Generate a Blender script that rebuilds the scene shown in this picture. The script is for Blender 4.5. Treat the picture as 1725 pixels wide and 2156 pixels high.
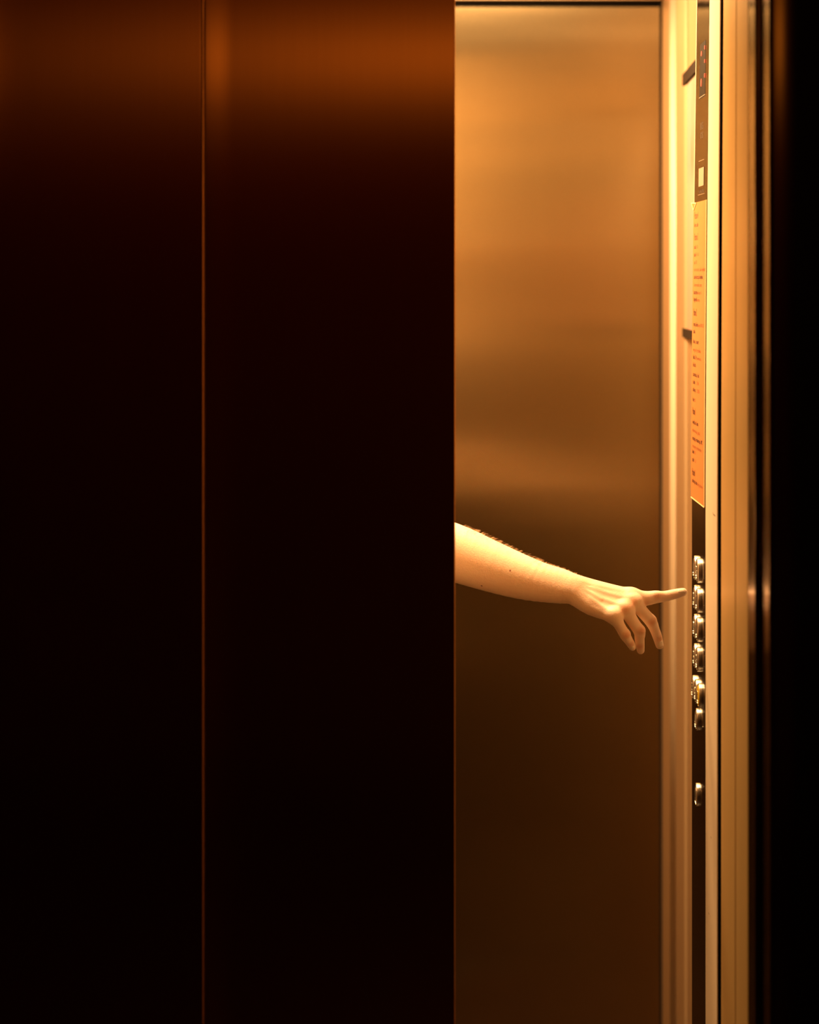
import bpy, bmesh, math, random
import numpy as np
from mathutils import Vector

# ------------------------------------------------------------ clear
for o in list(bpy.data.objects): bpy.data.objects.remove(o, do_unlink=True)
scene = bpy.context.scene
C = scene.collection
PI = math.pi

# ------------------------------------------------------------ camera
F = 6109.4            # focal length in pixels of the 1725 px wide frame
CZ = 1.575            # eye height
HX, HY = 862.5, 580.0 # where the horizontal axis meets the picture
cam = bpy.data.cameras.new('camera')
cam.sensor_fit = 'HORIZONTAL'; cam.sensor_width = 24.0; cam.lens = 85.0
cam.shift_y = -(1078.0 - HY) / 1725.0
cam.clip_start = 0.05
cam.dof.use_dof = True; cam.dof.focus_distance = 4.27; cam.dof.aperture_fstop = 2.5
co = bpy.data.objects.new('camera', cam); C.objects.link(co)
co.location = (0, 0, CZ); co.rotation_euler = (PI/2, 0, 0)
scene.camera = co

scene.view_settings.view_transform = 'Standard'
scene.view_settings.look = 'None'
scene.view_settings.exposure = 0.0
scene.view_settings.gamma = 1.0

world = bpy.data.worlds.new('world'); scene.world = world
world.use_nodes = True
bg = world.node_tree.nodes['Background']
bg.inputs[0].default_value = (1.0, 0.12, 0.03, 1); bg.inputs[1].default_value = 0.0025

# ------------------------------------------------------------ lamps
def area(name, loc, target, sx, sy, power, color, shape='RECTANGLE', spread=PI):
    l = bpy.data.lights.new(name, 'AREA'); l.shape = shape
    l.size = sx; l.size_y = sy; l.energy = power; l.color = color; l.spread = spread
    o = bpy.data.objects.new(name, l); C.objects.link(o)
    o.location = loc
    d = Vector(target) - Vector(loc)
    o.rotation_euler = d.to_track_quat('-Z', 'Y').to_euler()
    return o
WARM = (1.0, 0.61, 0.28)
# lift car ceiling downlights
area('car_lamp', (-0.04, 4.43, 2.17), (-0.04, 4.43, 0), 0.42, 0.30, 35.0, WARM, spread=3.0)
area('car_lamp', (0.00, 4.98, 2.17), (0.0, 4.98, 0), 0.42, 0.24, 28.0, WARM, spread=3.0)
# landing: wall lamp band high on the wall opposite the lift
area('hall_light', (0.28, -1.40, 2.26), (0.0, 3.8, 2.1), 0.95, 0.20, 0.95, (1.0, 0.36, 0.05))
area('hall_light', (-0.1, -0.9, 2.70), (0.0, -1.6, 1.2), 1.6, 0.3, 3.5, (1.0, 0.05, 0.01))  # added red fill, unseen: washes the opposite wall so the doors reflect dark red

# ------------------------------------------------------------ helpers
def W(px, py, Y):
    return Vector(((px-HX)/F*Y, Y, CZ-(py-HY)/F*Y))
def tag(o, label=None, cat=None, group=None, kind=None):
    if label: o['label'] = label
    if cat: o['category'] = cat
    if group: o['group'] = group
    if kind: o['kind'] = kind
    return o
def link_mesh(name, me, mat, parent=None):
    o = bpy.data.objects.new(name, me); C.objects.link(o)
    if mat: me.materials.append(mat)
    if parent:
        o.parent = parent; o.matrix_parent_inverse = parent.matrix_world.inverted()
    return o
def obj(name, bm, mat, parent=None, smooth=False, origin=None):
    me = bpy.data.meshes.new(name)
    bmesh.ops.recalc_face_normals(bm, faces=bm.faces)
    bm.to_mesh(me); bm.free()
    if smooth: me.shade_smooth()
    if origin is not None:
        for v in me.vertices: v.co -= Vector(origin)
    o = link_mesh(name, me, mat)
    if origin is not None: o.location = origin
    if parent:
        o.parent = parent; o.location = Vector(o.location) - Vector(parent.location)
    return o
def empty(name, loc):
    o = bpy.data.objects.new(name, None); C.objects.link(o); o.location = loc
    o.empty_display_size = 0.05
    return o
def box(bm, x0, x1, y0, y1, z0, z1, bev=0.0):
    vs = [bm.verts.new((x, y, z)) for x in (x0, x1) for y in (y0, y1) for z in (z0, z1)]
    q = [(0,1,3,2),(4,6,7,5),(0,4,5,1),(2,3,7,6),(0,2,6,4),(1,5,7,3)]
    fs = [bm.faces.new([vs[i] for i in f]) for f in q]
    if bev > 0:
        es = set(e for f in fs for e in f.edges)
        bmesh.ops.bevel(bm, geom=list(es), offset=bev, segments=3, profile=0.5, affect='EDGES')
    return fs
def prism(bm, pts, z0, z1, nz=1):
    """closed plan outline raised from z0 to z1 in nz steps"""
    rows = []
    for k in range(nz+1):
        z = z0+(z1-z0)*k/nz
        rows.append([bm.verts.new((x, y, z)) for x, y in pts])
    n = len(pts)
    for k in range(nz):
        for i in range(n):
            j = (i+1) % n
            bm.faces.new((rows[k][i], rows[k][j], rows[k+1][j], rows[k+1][i]))
    bm.faces.new(rows[0][::-1]); bm.faces.new(rows[-1])
def arc(cx, cy, r, a0, a1, n=6):
    return [(cx+r*math.cos(math.radians(a0+(a1-a0)*i/n)), cy+r*math.sin(math.radians(a0+(a1-a0)*i/n))) for i in range(n+1)]
def bow_dx(y, z):
    """the car's front column leans out a few millimetres towards its top"""
    t = max(0.0, (z-1.26)/0.70)
    a = 0.0078*min(1.0, max(0.0, (y-3.70)/0.66))
    return a*t**1.35
def bowed(bm):
    for v in bm.verts: v.co.x += bow_dx(v.co.y, v.co.z)
def cylx(bm, x0, x1, cy, cz, r, n=48, r1=None):
    r1 = r if r1 is None else r1
    a = [bm.verts.new((x0, cy+r*math.cos(2*PI*i/n), cz+r*math.sin(2*PI*i/n))) for i in range(n)]
    b = [bm.verts.new((x1, cy+r1*math.cos(2*PI*i/n), cz+r1*math.sin(2*PI*i/n))) for i in range(n)]
    for i in range(n):
        j = (i+1) % n
        bm.faces.new((a[i], a[j], b[j], b[i]))
    bm.faces.new(a); bm.faces.new(b[::-1])
def lathex(bm, prof, cy, cz, n=48):
    """prof: list of (x, r); closed at both ends"""
    rings = []
    for x, r in prof:
        rings.append([bm.verts.new((x, cy+r*math.cos(2*PI*i/n), cz+r*math.sin(2*PI*i/n))) for i in range(n)])
    for a, b in zip(rings, rings[1:]):
        for i in range(n):
            j = (i+1) % n
            bm.faces.new((a[i], a[j], b[j], b[i]))
    bm.faces.new(rings[0]); bm.faces.new(rings[-1][::-1])

# ------------------------------------------------------------ materials
def new_mat(name):
    m = bpy.data.materials.new(name); m.use_nodes = True
    return m, m.node_tree, m.node_tree.nodes['Principled BSDF']
def simple(name, col, rough=0.5, metal=0.0, spec=0.5, noise=0.0, nscale=30.0, coat=0.0):
    m, nt, p = new_mat(name)
    p.inputs['Base Color'].default_value = (*col, 1)
    p.inputs['Roughness'].default_value = rough
    p.inputs['Metallic'].default_value = metal
    p.inputs['Specular IOR Level'].default_value = spec
    p.inputs['Coat Weight'].default_value = coat
    if noise > 0:
        tc = nt.nodes.new('ShaderNodeTexCoord'); n = nt.nodes.new('ShaderNodeTexNoise')
        n.inputs['Scale'].default_value = nscale; n.inputs['Detail'].default_value = 4
        mx = nt.nodes.new('ShaderNodeMix'); mx.data_type = 'RGBA'
        mx.inputs[6].default_value = (*[c*(1-noise) for c in col], 1)
        mx.inputs[7].default_value = (*[min(1, c*(1+noise)) for c in col], 1)
        nt.links.new(tc.outputs['Object'], n.inputs['Vector'])
        nt.links.new(n.outputs['Fac'], mx.inputs[0])
        nt.links.new(mx.outputs[2], p.inputs['Base Color'])
    return m
def steel(name, col, rough=0.3, aniso=0.9, metal=1.0, wave=0.0, wscale=(0.5, 0.5, 4.0), grain=0.12, coat=0.0):
    """brushed sheet with an upright grain: reflections spread sideways"""
    m, nt, p = new_mat(name); N = nt.nodes; L = nt.links
    p.inputs['Metallic'].default_value = metal
    p.inputs['Roughness'].default_value = rough
    p.inputs['Anisotropic'].default_value = aniso
    p.inputs['Coat Weight'].default_value = coat
    geo = N.new('ShaderNodeNewGeometry')
    cr = N.new('ShaderNodeVectorMath'); cr.operation = 'CROSS_PRODUCT'
    cr.inputs[1].default_value = (0, 0, 1)
    L.new(geo.outputs['Normal'], cr.inputs[0])
    L.new(cr.outputs[0], p.inputs['Tangent'])
    tc = N.new('ShaderNodeTexCoord')
    mp = N.new('ShaderNodeMapping'); mp.inputs['Scale'].default_value = (220, 220, 3)
    n = N.new('ShaderNodeTexNoise'); n.inputs['Scale'].default_value = 1.0; n.inputs['Detail'].default_value = 3
    L.new(tc.outputs['Object'], mp.inputs[0]); L.new(mp.outputs[0], n.inputs['Vector'])
    mx = N.new('ShaderNodeMix'); mx.data_type = 'RGBA'
    mx.inputs[6].default_value = (*[c*(1-grain) for c in col], 1)
    mx.inputs[7].default_value = (*[min(1, c*(1+grain)) for c in col], 1)
    L.new(n.outputs['Fac'], mx.inputs[0]); L.new(mx.outputs[2], p.inputs['Base Color'])
    if wave > 0:
        mp2 = N.new('ShaderNodeMapping'); mp2.inputs['Scale'].default_value = wscale
        n2 = N.new('ShaderNodeTexNoise'); n2.inputs['Scale'].default_value = 1.0; n2.inputs['Detail'].default_value = 1.5
        n2.inputs['Roughness'].default_value = 0.4
        b = N.new('ShaderNodeBump'); b.inputs['Strength'].default_value = 1.0; b.inputs['Distance'].default_value = wave
        L.new(tc.outputs['Object'], mp2.inputs[0]); L.new(mp2.outputs[0], n2.inputs['Vector'])
        L.new(n2.outputs['Fac'], b.inputs['Height']); L.new(b.outputs[0], p.inputs['Normal'])
    return m

M = {}
M['car_steel']  = steel('brushed_car_steel', (0.355, 0.27, 0.145), rough=0.21, aniso=0.97, wave=0.0034, wscale=(0.6, 0.6, 5.0), grain=0.03)
M['side_steel'] = steel('brushed_side_steel', (0.50, 0.32, 0.165), rough=0.42, aniso=0.8, metal=0.5)
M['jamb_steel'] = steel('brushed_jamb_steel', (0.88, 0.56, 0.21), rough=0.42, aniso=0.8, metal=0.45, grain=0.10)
M['frame_bronze'] = steel('bronze_frame', (0.20, 0.125, 0.055), rough=0.16, aniso=0.7)
M['hall_metal'] = simple('dark_hall_stone', (0.02, 0.009, 0.004), 0.5, noise=0.2, nscale=6)
M['door_metal'] = steel('dark_door_metal', (0.60, 0.28, 0.10), rough=0.20, aniso=0.95, wave=0.0012, wscale=(0.4, 0.4, 2.5), grain=0.05)
M['cream']   = simple('cream_enamel', (0.72, 0.575, 0.40), 0.45, noise=0.03, nscale=60)
def column_mat():
    m = simple('cream_column_enamel', (0.72, 0.575, 0.40), 0.45, noise=0.03, nscale=60)
    nt = m.node_tree; N = nt.nodes; L = nt.links; p = N['Principled BSDF']
    col = p.inputs['Base Color'].links[0].from_socket
    tc = N.new('ShaderNodeTexCoord')
    for y, z, ry, rz, a in ((4.080, 1.238, .020, .0013, .8), (4.098, 1.2395, .006, .0010, .6), (4.154, 0.6615, .007, .0014, .7), (4.135, 0.6620, .004, .0012, .4), (4.125, 0.776, .006, .0016, .5)):
        sb = N.new('ShaderNodeVectorMath'); sb.operation = 'SUBTRACT'; sb.inputs[1].default_value = (0.4287, y, z)
        sc = N.new('ShaderNodeVectorMath'); sc.operation = 'MULTIPLY'; sc.inputs[1].default_value = (0, 1/ry, 1/rz)
        ln = N.new('ShaderNodeVectorMath'); ln.operation = 'LENGTH'
        mr = N.new('ShaderNodeMapRange'); mr.inputs[1].default_value = 0.5; mr.inputs[2].default_value = 1.2; mr.inputs[3].default_value = a; mr.inputs[4].default_value = 0
        k = N.new('ShaderNodeMix'); k.data_type = 'RGBA'; k.inputs[7].default_value = (0.10, 0.05, 0.02, 1)
        L.new(tc.outputs['Object'], sb.inputs[0]); L.new(sb.outputs[0], sc.inputs[0]); L.new(sc.outputs[0], ln.inputs[0])
        L.new(ln.outputs['Value'], mr.inputs[0]); L.new(mr.outputs[0], k.inputs[0]); L.new(col, k.inputs[6]); col = k.outputs[2]
    L.new(col, p.inputs['Base Color'])
    return m
M['column'] = column_mat()
M['reflection_dark'] = simple('dark_reflection_panel', (0.03, 0.014, 0.006), 0.6, noise=0.1)
M['shaft']   = simple('gap_shade_black', (0.004, 0.002, 0.001), 0.9, noise=0.2)  # near-black colour stands in for the shade inside gaps
M['floor']   = simple('dark_stone', (0.03, 0.014, 0.006), 0.4, noise=0.3, nscale=12)
M['hall_wall'] = simple('dark_hall_plaster', (0.16, 0.05, 0.02), 0.7, noise=0.15, nscale=8)
M['ceiling'] = simple('ceiling_paint', (0.5, 0.36, 0.2), 0.7, noise=0.05)
M['glass_black'] = simple('black_panel_glass', (0.012, 0.006, 0.003), 0.10, spec=0.55, noise=0.1, nscale=200)
M['display_dark'] = simple('display_window', (0.004, 0.002, 0.001), 0.45, spec=0.1, noise=0.1)
M['chrome']  = simple('button_chrome', (0.97, 0.90, 0.78), 0.28, 1.0, noise=0.02)
def turned_mat():
    m, nt, p = new_mat('turned_button_ring'); N = nt.nodes; L = nt.links
    p.inputs['Base Color'].default_value = (0.98, 0.92, 0.82, 1); p.inputs['Metallic'].default_value = 1.0
    p.inputs['Roughness'].default_value = 0.42; p.inputs['Anisotropic'].default_value = 0.9
    c = N.new('ShaderNodeCombineXYZ'); c.inputs[0].default_value = 1.0
    L.new(c.outputs[0], p.inputs['Tangent'])
    return m
M['turned'] = turned_mat()
M['sheet']   = simple('orange_sheet', (0.55, 0.185, 0.045), 0.5, noise=0.03, nscale=40)
M['sheet_edge'] = simple('pale_sheet_edge', (0.95, 0.72, 0.38), 0.5, noise=0.02)
M['ink']     = simple('brown_ink', (0.09, 0.028, 0.006), 0.6, noise=0.1)
M['ink_soft'] = simple('faded_brown_ink', (0.27, 0.085, 0.018), 0.6, noise=0.1)
M['faint']   = simple('faint_grey_print', (0.05, 0.03, 0.015), 0.6, spec=0.25, noise=0.1)
M['white_print'] = simple('white_print', (0.34, 0.25, 0.17), 0.5, noise=0.03)
M['clip']    = simple('black_clip', (0.02, 0.010, 0.004), 0.8, spec=0.1, noise=0.1)
M['yellow']  = simple('yellow_cap', (0.95, 0.62, 0.03), 0.35, noise=0.03)
M['pale_trim'] = steel('pale_trim', (0.62, 0.49, 0.34), rough=0.4, aniso=0.6, metal=0.1)
M['joint_trim'] = steel('joint_trim', (0.55, 0.39, 0.22), rough=0.4, aniso=0.6, metal=0.3)
M['shirt']   = simple('dark_shirt', (0.05, 0.04, 0.05), 0.9, noise=0.2, nscale=80)
M['trousers'] = simple('dark_trousers', (0.03, 0.03, 0.045), 0.9, noise=0.2, nscale=80)
M['hair']    = simple('brown_hair', (0.05, 0.025, 0.012), 0.5, noise=0.3, nscale=120)
M['arm_hair'] = simple('arm_hair', (0.62, 0.34, 0.14), 0.5, noise=0.1)
M['shoe']    = simple('dark_shoe', (0.02, 0.015, 0.012), 0.4, noise=0.1)
def emis(name, col, s):
    m, nt, p = new_mat(name)
    p.inputs['Base Color'].default_value = (0.02, 0.005, 0.002, 1)
    p.inputs['Emission Color'].default_value = (*col, 1); p.inputs['Emission Strength'].default_value = s
    return m
M['led'] = emis('red_led', (1.0, 0.10, 0.035), 1.6)

def poster_mat():
    m, nt, p = new_mat('poster_print'); N = nt.nodes; L = nt.links
    tc = N.new('ShaderNodeTexCoord'); sp = N.new('ShaderNodeSeparateXYZ')
    L.new(tc.outputs['Generated'], sp.inputs[0])
    r = N.new('ShaderNodeValToRGB'); e = r.color_ramp
    e.elements[0].position = 0.0; e.elements[0].color = (0.44, 0.215, 0.14, 1)
    e.elements[1].position = 0.56; e.elements[1].color = (0.42, 0.25, 0.18, 1)
    a = e.elements.new(0.64); a.color = (0.28, 0.22, 0.18, 1)
    a = e.elements.new(1.0); a.color = (0.34, 0.27, 0.22, 1)
    L.new(sp.outputs['Z'], r.inputs[0])
    n = N.new('ShaderNodeTexNoise'); n.inputs['Scale'].default_value = 2.6; n.inputs['Detail'].default_value = 2
    L.new(tc.outputs['Generated'], n.inputs['Vector'])
    r2 = N.new('ShaderNodeValToRGB'); r2.color_ramp.elements[0].position = 0.42; r2.color_ramp.elements[1].position = 0.62
    r2.color_ramp.elements[0].color = (0, 0, 0, 1); r2.color_ramp.elements[1].color = (1, 1, 1, 1)
    L.new(n.outputs['Fac'], r2.inputs[0])
    gt = N.new('ShaderNodeMapRange'); gt.inputs[1].default_value = 0.56; gt.inputs[2].default_value = 0.66
    L.new(sp.outputs['Z'], gt.inputs[0])
    mu = N.new('ShaderNodeMath'); mu.operation = 'MULTIPLY'
    L.new(r2.outputs[0], mu.inputs[0]); L.new(gt.outputs[0], mu.inputs[1])
    mx = N.new('ShaderNodeMix'); mx.data_type = 'RGBA'
    L.new(mu.outputs[0], mx.inputs[0]); L.new(r.outputs[0], mx.inputs[6]); mx.inputs[7].default_value = (0.20, 0.155, 0.09, 1)
    L.new(mx.outputs[2], p.inputs['Base Color']); p.inputs['Roughness'].default_value = 0.5
    return m
M['poster'] = poster_mat()

# ------------------------------------------------------------ setting: the landing
def struct(name, bm, mat, label=None):
    o = obj(name, bm, mat); o['kind'] = 'structure'
    if label: o['label'] = label
    return o
XJ = 0.4280           # landing reveal plane, right
bm = bmesh.new(); box(bm, -2.2, 2.2, -1.6, 3.99, -0.10, 0.0); struct('floor', bm, M['floor'], 'dark stone floor of the landing')
bm = bmesh.new(); box(bm, -0.88, 0.50, 4.03, 5.46, -0.10, 0.0); struct('floor', bm, M['floor'], 'dark floor of the lift car')
bm = bmesh.new(); box(bm, -2.2, 2.2, -1.6, 3.46, 2.75, 2.85); struct('ceiling', bm, M['hall_wall'], 'dark ceiling of the landing')
c262, s262 = math.cos(math.radians(262)), math.sin(math.radians(262))
# right reveal of the landing entrance (seam in its middle), then a bronze return with a dark groove and a rounded outer lip
bm = bmesh.new()
prism(bm, [(XJ, 3.984), (XJ, 3.8150), (XJ-0.0004, 3.8135), (XJ-0.0004, 3.8100), (XJ+0.0006, 3.8090), (XJ+0.0003, 3.8070), (XJ+0.0003, 3.672), (XJ+0.03, 3.672), (XJ+0.03, 3.984)], 0, 2.06, 60)
bowed(bm)
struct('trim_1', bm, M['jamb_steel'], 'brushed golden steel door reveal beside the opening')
bm = bmesh.new()
prism(bm, [(XJ+0.0007, 3.669)] + [(XJ+0.0007, 3.605)] + arc(XJ+0.0037, 3.602, 0.003, 180, 270, 4) + [(0.452, 3.599), (0.452, 3.574)] + arc(0.4385, 3.571, 0.003, 90, 180, 4)
      + arc(0.4415, 3.515, 0.006, 180, 262, 8) + arc(0.4415+0.006*c262-0.11*c262, 3.515+0.006*s262-0.11*s262, 0.11, 263, 276, 12) + [(0.4672, 3.669)], 0, 2.16, 1)
struct('trim_2', bm, M['frame_bronze'], 'stepped bronze frame moulding right of the door reveal')
bm = bmesh.new(); box(bm, 0.4677, 2.2, 3.512, 3.66, 0, 2.75); struct('wall_right', bm, M['hall_metal'], 'dark landing wall right of the lift')
bm = bmesh.new(); box(bm, -2.2, -0.66, 3.482, 3.60, 0, 2.75); struct('wall_left', bm, M['hall_metal'], 'dark landing wall left of the lift')
bm = bmesh.new(); box(bm, -0.66, -0.60, 3.482, 3.76, 0, 2.16); struct('trim_3', bm, M['frame_bronze'], 'bronze frame moulding left of the doors')
bm = bmesh.new(); box(bm, -0.66, 0.467, 3.60, 3.76, 2.162, 2.75); box(bm, -0.598, 0.4270, 3.60, 3.76, 2.08, 2.162)
struct('wall_top', bm, M['hall_metal'], 'dark lintel above the lift entrance')
bm = bmesh.new(); box(bm, -2.2, 2.2, -1.7, -1.6, 0, 2.75); struct('wall_back', bm, M['hall_wall'], 'dark landing wall opposite the lift')
bm = bmesh.new(); box(bm, 0.50, 0.62, 3.9, 4.10, 0, 2.2); box(bm, XJ+0.031, 0.50, 3.90, 3.99, 0, 2.06); struct('trim_4', bm, M['shaft'], 'black shaft gap behind the door reveal')

# ------------------------------------------------------------ setting: landing door, two telescopic leaves
def leaf(name, x0, x1, y, z0, z1, th, mat, parent=None, bend=None, rr=0.010, lr=0.004):
    """sheet metal door leaf; rounded right edge rr, left edge lr; bend: (width, slope) of a turned strip along the left edge"""
    pts = []
    if bend:
        w, s = bend
        n = 10
        for i in range(n+1):
            t = i/n
            pts.append((x0+w*t, y - s*w*(1-t)**2))
    else:
        pts += [(x0, y+lr), (x0+lr*0.3, y+lr*0.3), (x0+lr, y)]
    pts += arc(x1-rr, y+rr, rr, -90, 0, 10)
    pts += [(x1, y+th), (x0, y+th)]
    bm = bmesh.new(); prism(bm, pts, z0, z1, 1)
    o = obj(name, bm, mat, parent)
    o['kind'] = 'structure'
    for p in o.data.polygons: p.use_smooth = False
    return o
d1 = leaf('door_1', -0.64, (430-HX)/F*3.80, 3.80, 0.01, 2.078, 0.028, M['door_metal'], rr=0.005)
d1['label'] = 'dark bronze lift door leaf at far left'
d2 = leaf('door_2', (424-HX)/F*3.855, (958.5-HX)/F*3.865, 3.855, 0.01, 2.078, 0.030, M['door_metal'], bend=(0.042, 0.085), rr=0.0018)
d2['label'] = 'dark bronze lift door leaf ending at the opening'
# car side: its own door leaf behind, cream inside
bm = bmesh.new(); box(bm, -0.86, 0.048, 4.045, 4.075, 0.01, 2.10); struct('door_3', bm, M['cream'], 'inner leaf of the car door')
bm = bmesh.new(); box(bm, -0.86, 0.046, 4.0751, 4.079, 0.01, 1.06); struct('trim_5', bm, M['reflection_dark'], 'added unseen dark panel that darkens the rear wall reflection')  # added unseen panel, gives the rear wall a dark lower reflection

# ------------------------------------------------------------ setting: the car
XC = 0.4287           # face plane of the car's front column
bm = bmesh.new()
prism(bm, [(XC, 4.3975), (XC, 4.048), (XC+0.0006, 4.0465), (XC+0.0019, 4.0465), (XC+0.0019, 4.3975)], 0, 2.16, 60)
bowed(bm)
struct('trim_6', bm, M['column'], 'cream enamelled front column of the car')
bm = bmesh.new(); box(bm, XC+0.0105, 0.498, 4.060, 4.3975, 0, 2.16); struct('trim_12', bm, M['shaft'], 'black fill for the dark void behind the front column')  # its black colour stands in for the unlit depth of the gap
XW = 0.4707           # right wall of the car
bm = bmesh.new(); box(bm, -0.88, 0.4655, 5.400, 5.44, 0, 2.0745); struct('wall_rear', bm, M['car_steel'], 'brushed steel rear wall of the car')
bm = bmesh.new(); box(bm, -0.90, 0.50, 5.415, 5.46, 2.0746, 2.20); struct('trim_7', bm, M['shaft'], 'dark shadow gap above the rear wall')
bm = bmesh.new(); box(bm, -0.88, 0.468, 5.385, 5.414, 2.0860, 2.12, 0.002); struct('trim_8', bm, M['pale_trim'], 'pale ceiling edge above the rear wall')
bm = bmesh.new(); box(bm, XW, 0.498, 4.3977, 5.46, 0, 2.16); struct('wall_side', bm, M['side_steel'], 'brushed steel right wall of the car')
bm = bmesh.new(); box(bm, 0.4656, 0.4705, 5.402, 5.44, 0, 2.16); struct('trim_9', bm, M['shaft'], 'black strip standing for the shaded corner gap of the car')  # shade of the corner gap put in as a black strip
bm = bmesh.new(); box(bm, -0.90, -0.88, 4.03, 5.46, 0, 2.16); struct('wall_far_side', bm, M['side_steel'], 'brushed steel left wall of the car')
bm = bmesh.new(); box(bm, -0.90, 0.50, 4.03, 5.384, 2.19, 2.23); struct('ceiling', bm, M['ceiling'], 'suspended ceiling of the car')
# upright strips on the right wall
def ytrim(px, x): return x*F/(px-HX)
bm = bmesh.new()
ya, yb = ytrim(1419, XW-0.004), ytrim(1409, XW-0.004)
prism(bm, [(XW-0.0001, yb)] + [(XW - 0.006*math.sin(PI*i/12), yb+(ya-yb)*i/12) for i in range(1, 12)] + [(XW-0.0001, ya)], 0, 2.16, 1)
o = struct('trim_10', bm, M['pale_trim'], 'pale rounded upright strip on the right wall'); o.data.shade_smooth()
bm = bmesh.new()
ya, yb = ytrim(1446.5, XW-0.002), ytrim(1440.5, XW-0.002)
box(bm, XW-0.0015, XW-0.0001, ya, yb, 0, 2.16, 0.0005); struct('trim_11', bm, M['joint_trim'], 'thin pale panel joint beside the control panel')

# ------------------------------------------------------------ control panel
YN, YF = 4.2005, 4.3955       # near and far edge of the plate
def cz(py, px_off, Y=None):
    return CZ-(py-HY)/px_off*(XC-0.002) if Y is None else CZ-(py-HY)/F*Y
def zat(py, Y): return CZ-(py-HY)/F*Y
XP = XC-0.0007
panel = empty('control_panel', (XC, 4.298, 0.30))
tag(panel, 'tall black glossy lift control panel with round metal buttons on the cream column', 'control panel')
bm = bmesh.new()
def plate(bm, x0, x1, y0, y1, z0, z1, n=60):
    prism(bm, [(x0, y1), (x0, y0), (x1, y0), (x1, y1)], z0, z1, n)
plate(bm, XP, XC-0.0001, YN, YF, 0.30, 2.13); bowed(bm)
obj('face_plate', bm, M['glass_black'], panel)
bm = bmesh.new(); plate(bm, XP-0.0004, XC-0.0001, YF+0.0001, YF+0.0090, zat(426, 4.39), 2.13); bowed(bm)
obj('edge_trim', bm, M['pale_trim'], panel)
def yof(px, x, py=1200):     # depth of a picture column on the plate, allowing for the lean
    Y = x*F/(px-HX)
    for _ in range(4):
        Y = (x+bow_dx(Y, zat(py, Y)))*F/(px-HX)
    return Y
# display window and its red segments
bm = bmesh.new()
ya, yb = yof(1486, XP, 150), yof(1474, XP, 150)
plate(bm, XP-0.0003, XP-0.0001, ya, yb, zat(202, ya), zat(84, ya), 8); bowed(bm)
disp = obj('display', bm, M['display_dark'], panel); disp['label'] = 'dark display window'
for px, pys in ((1478.6, (110, 116)), (1478.2, (168, 174, 180)), (1485.4, (97, 103)), (1485.3, (126, 131)), (1485.2, (155.5, 162))):
    bm = bmesh.new(); r = 0.0017 if px < 1480 else 0.0010
    Y = yof(px, XP, pys[0]); z0, z1 = zat(pys[-1], Y)-r, zat(pys[0], Y)+r; zc = (z0+z1)/2
    n = 24; a = []
    for i in range(n):
        t = 2*PI*i/n; zz = zc+(z1-z0)/2*math.sin(t)
        wob = 1.0 if len(pys) == 1 else 0.72+0.28*abs(math.sin((zz-z0)/(z1-z0)*PI*len(pys)))
        a.append(bm.verts.new((XP-0.0007+bow_dx(Y, zz), Y+r*4.0*math.cos(t)*wob, zz)))
    bb = [bm.verts.new((v.co.x-0.0006, v.co.y, v.co.z)) for v in a]
    for i in range(n):
        j = (i+1) % n; bm.faces.new((a[i], a[j], bb[j], bb[i]))
    bm.faces.new(bb); bm.faces.new(a[::-1])
    seg = obj('led_segment', bm, M['led'], panel); seg['label'] = 'glowing red segment'
    seg.parent = disp; seg.location = (0, 0, 0)
# ---- text helper: reads from far to near on a plane facing the car
def text_verts(s, bold=False):
    cu = bpy.data.curves.new('t', 'FONT'); cu.body = s; cu.size = 1.0; cu.resolution_u = 2
    if bold: cu.offset = 0.018
    o = bpy.data.objects.new('t', cu); C.objects.link(o)
    dg = bpy.context.evaluated_depsgraph_get()
    me = o.evaluated_get(dg).to_mesh()
    vs = [v.co.copy() for v in me.vertices]; fs = [tuple(p.vertices) for p in me.polygons]
    o.evaluated_get(dg).to_mesh_clear()
    bpy.data.objects.remove(o, do_unlink=True); bpy.data.curves.remove(cu)
    return vs, fs
def put_text(bm, s, yfar, ynear, zbase, capsize, x, bold=False):
    vs, fs = text_verts(s, bold)
    x0 = min(v.x for v in vs); x1 = max(v.x for v in vs)
    w = (yfar-ynear)/(x1-x0); h = capsize/0.72
    nv = []
    for v in vs:
        y = yfar-(v.x-x0)*w; z = zbase+v.y*h
        nv.append(bm.verts.new((x+bow_dx(y, z), y, z)))
    for f in fs:
        try: bm.faces.new([nv[i] for i in f])
        except ValueError: pass
# faint print, white window, thin rules on the upper plate
def rule(px0, px1, py0, py1, x, wz=0.0012):
    bm = bmesh.new()
    ya, yb = yof(px0, x, py0), yof(px1, x, py1)
    z = zat(py0, ya)
    plate(bm, x-0.0004, x, yb, ya, z-wz/2, z+wz/2, 1); bowed(bm)
    obj('thin_rule', bm, M['white_print'], panel)['label'] = 'pale thin line'
rule(1472.5, 1485.5, 207, 198, XP-0.0001, 0.0009)
rule(1472, 1483, 340, 335, XP-0.0001, 0.0007)
rule(1470.5, 1484, 411, 406, XP-0.0001, 0.0006)
ya, yb = yof(1483, XP, 370), yof(1472.3, XP, 370)
bm = bmesh.new(); plate(bm, XP-0.0006, XP-0.0001, ya, yb, zat(390, ya), zat(351, ya), 2); bowed(bm)
obj('pale_square', bm, M['white_print'], panel)['label'] = 'pale square marking'
def letters(s_, y1, y0, z, h):
    bm = bmesh.new(); put_text(bm, s_, y1, y0, z, h, XP-0.0002, True)
    obj('faint_lettering', bm, M['faint'], panel)['label'] = 'faint grey lettering'
ya, yb = yof(1481, XP, 280), yof(1475, XP, 280)
letters('KG', yb, ya, zat(274, yb), 0.011)
letters('OS', yb, ya, zat(293, yb), 0.010)
ya, yb = yof(1482.5, XP, 400), yof(1471.5, XP, 400)
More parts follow.
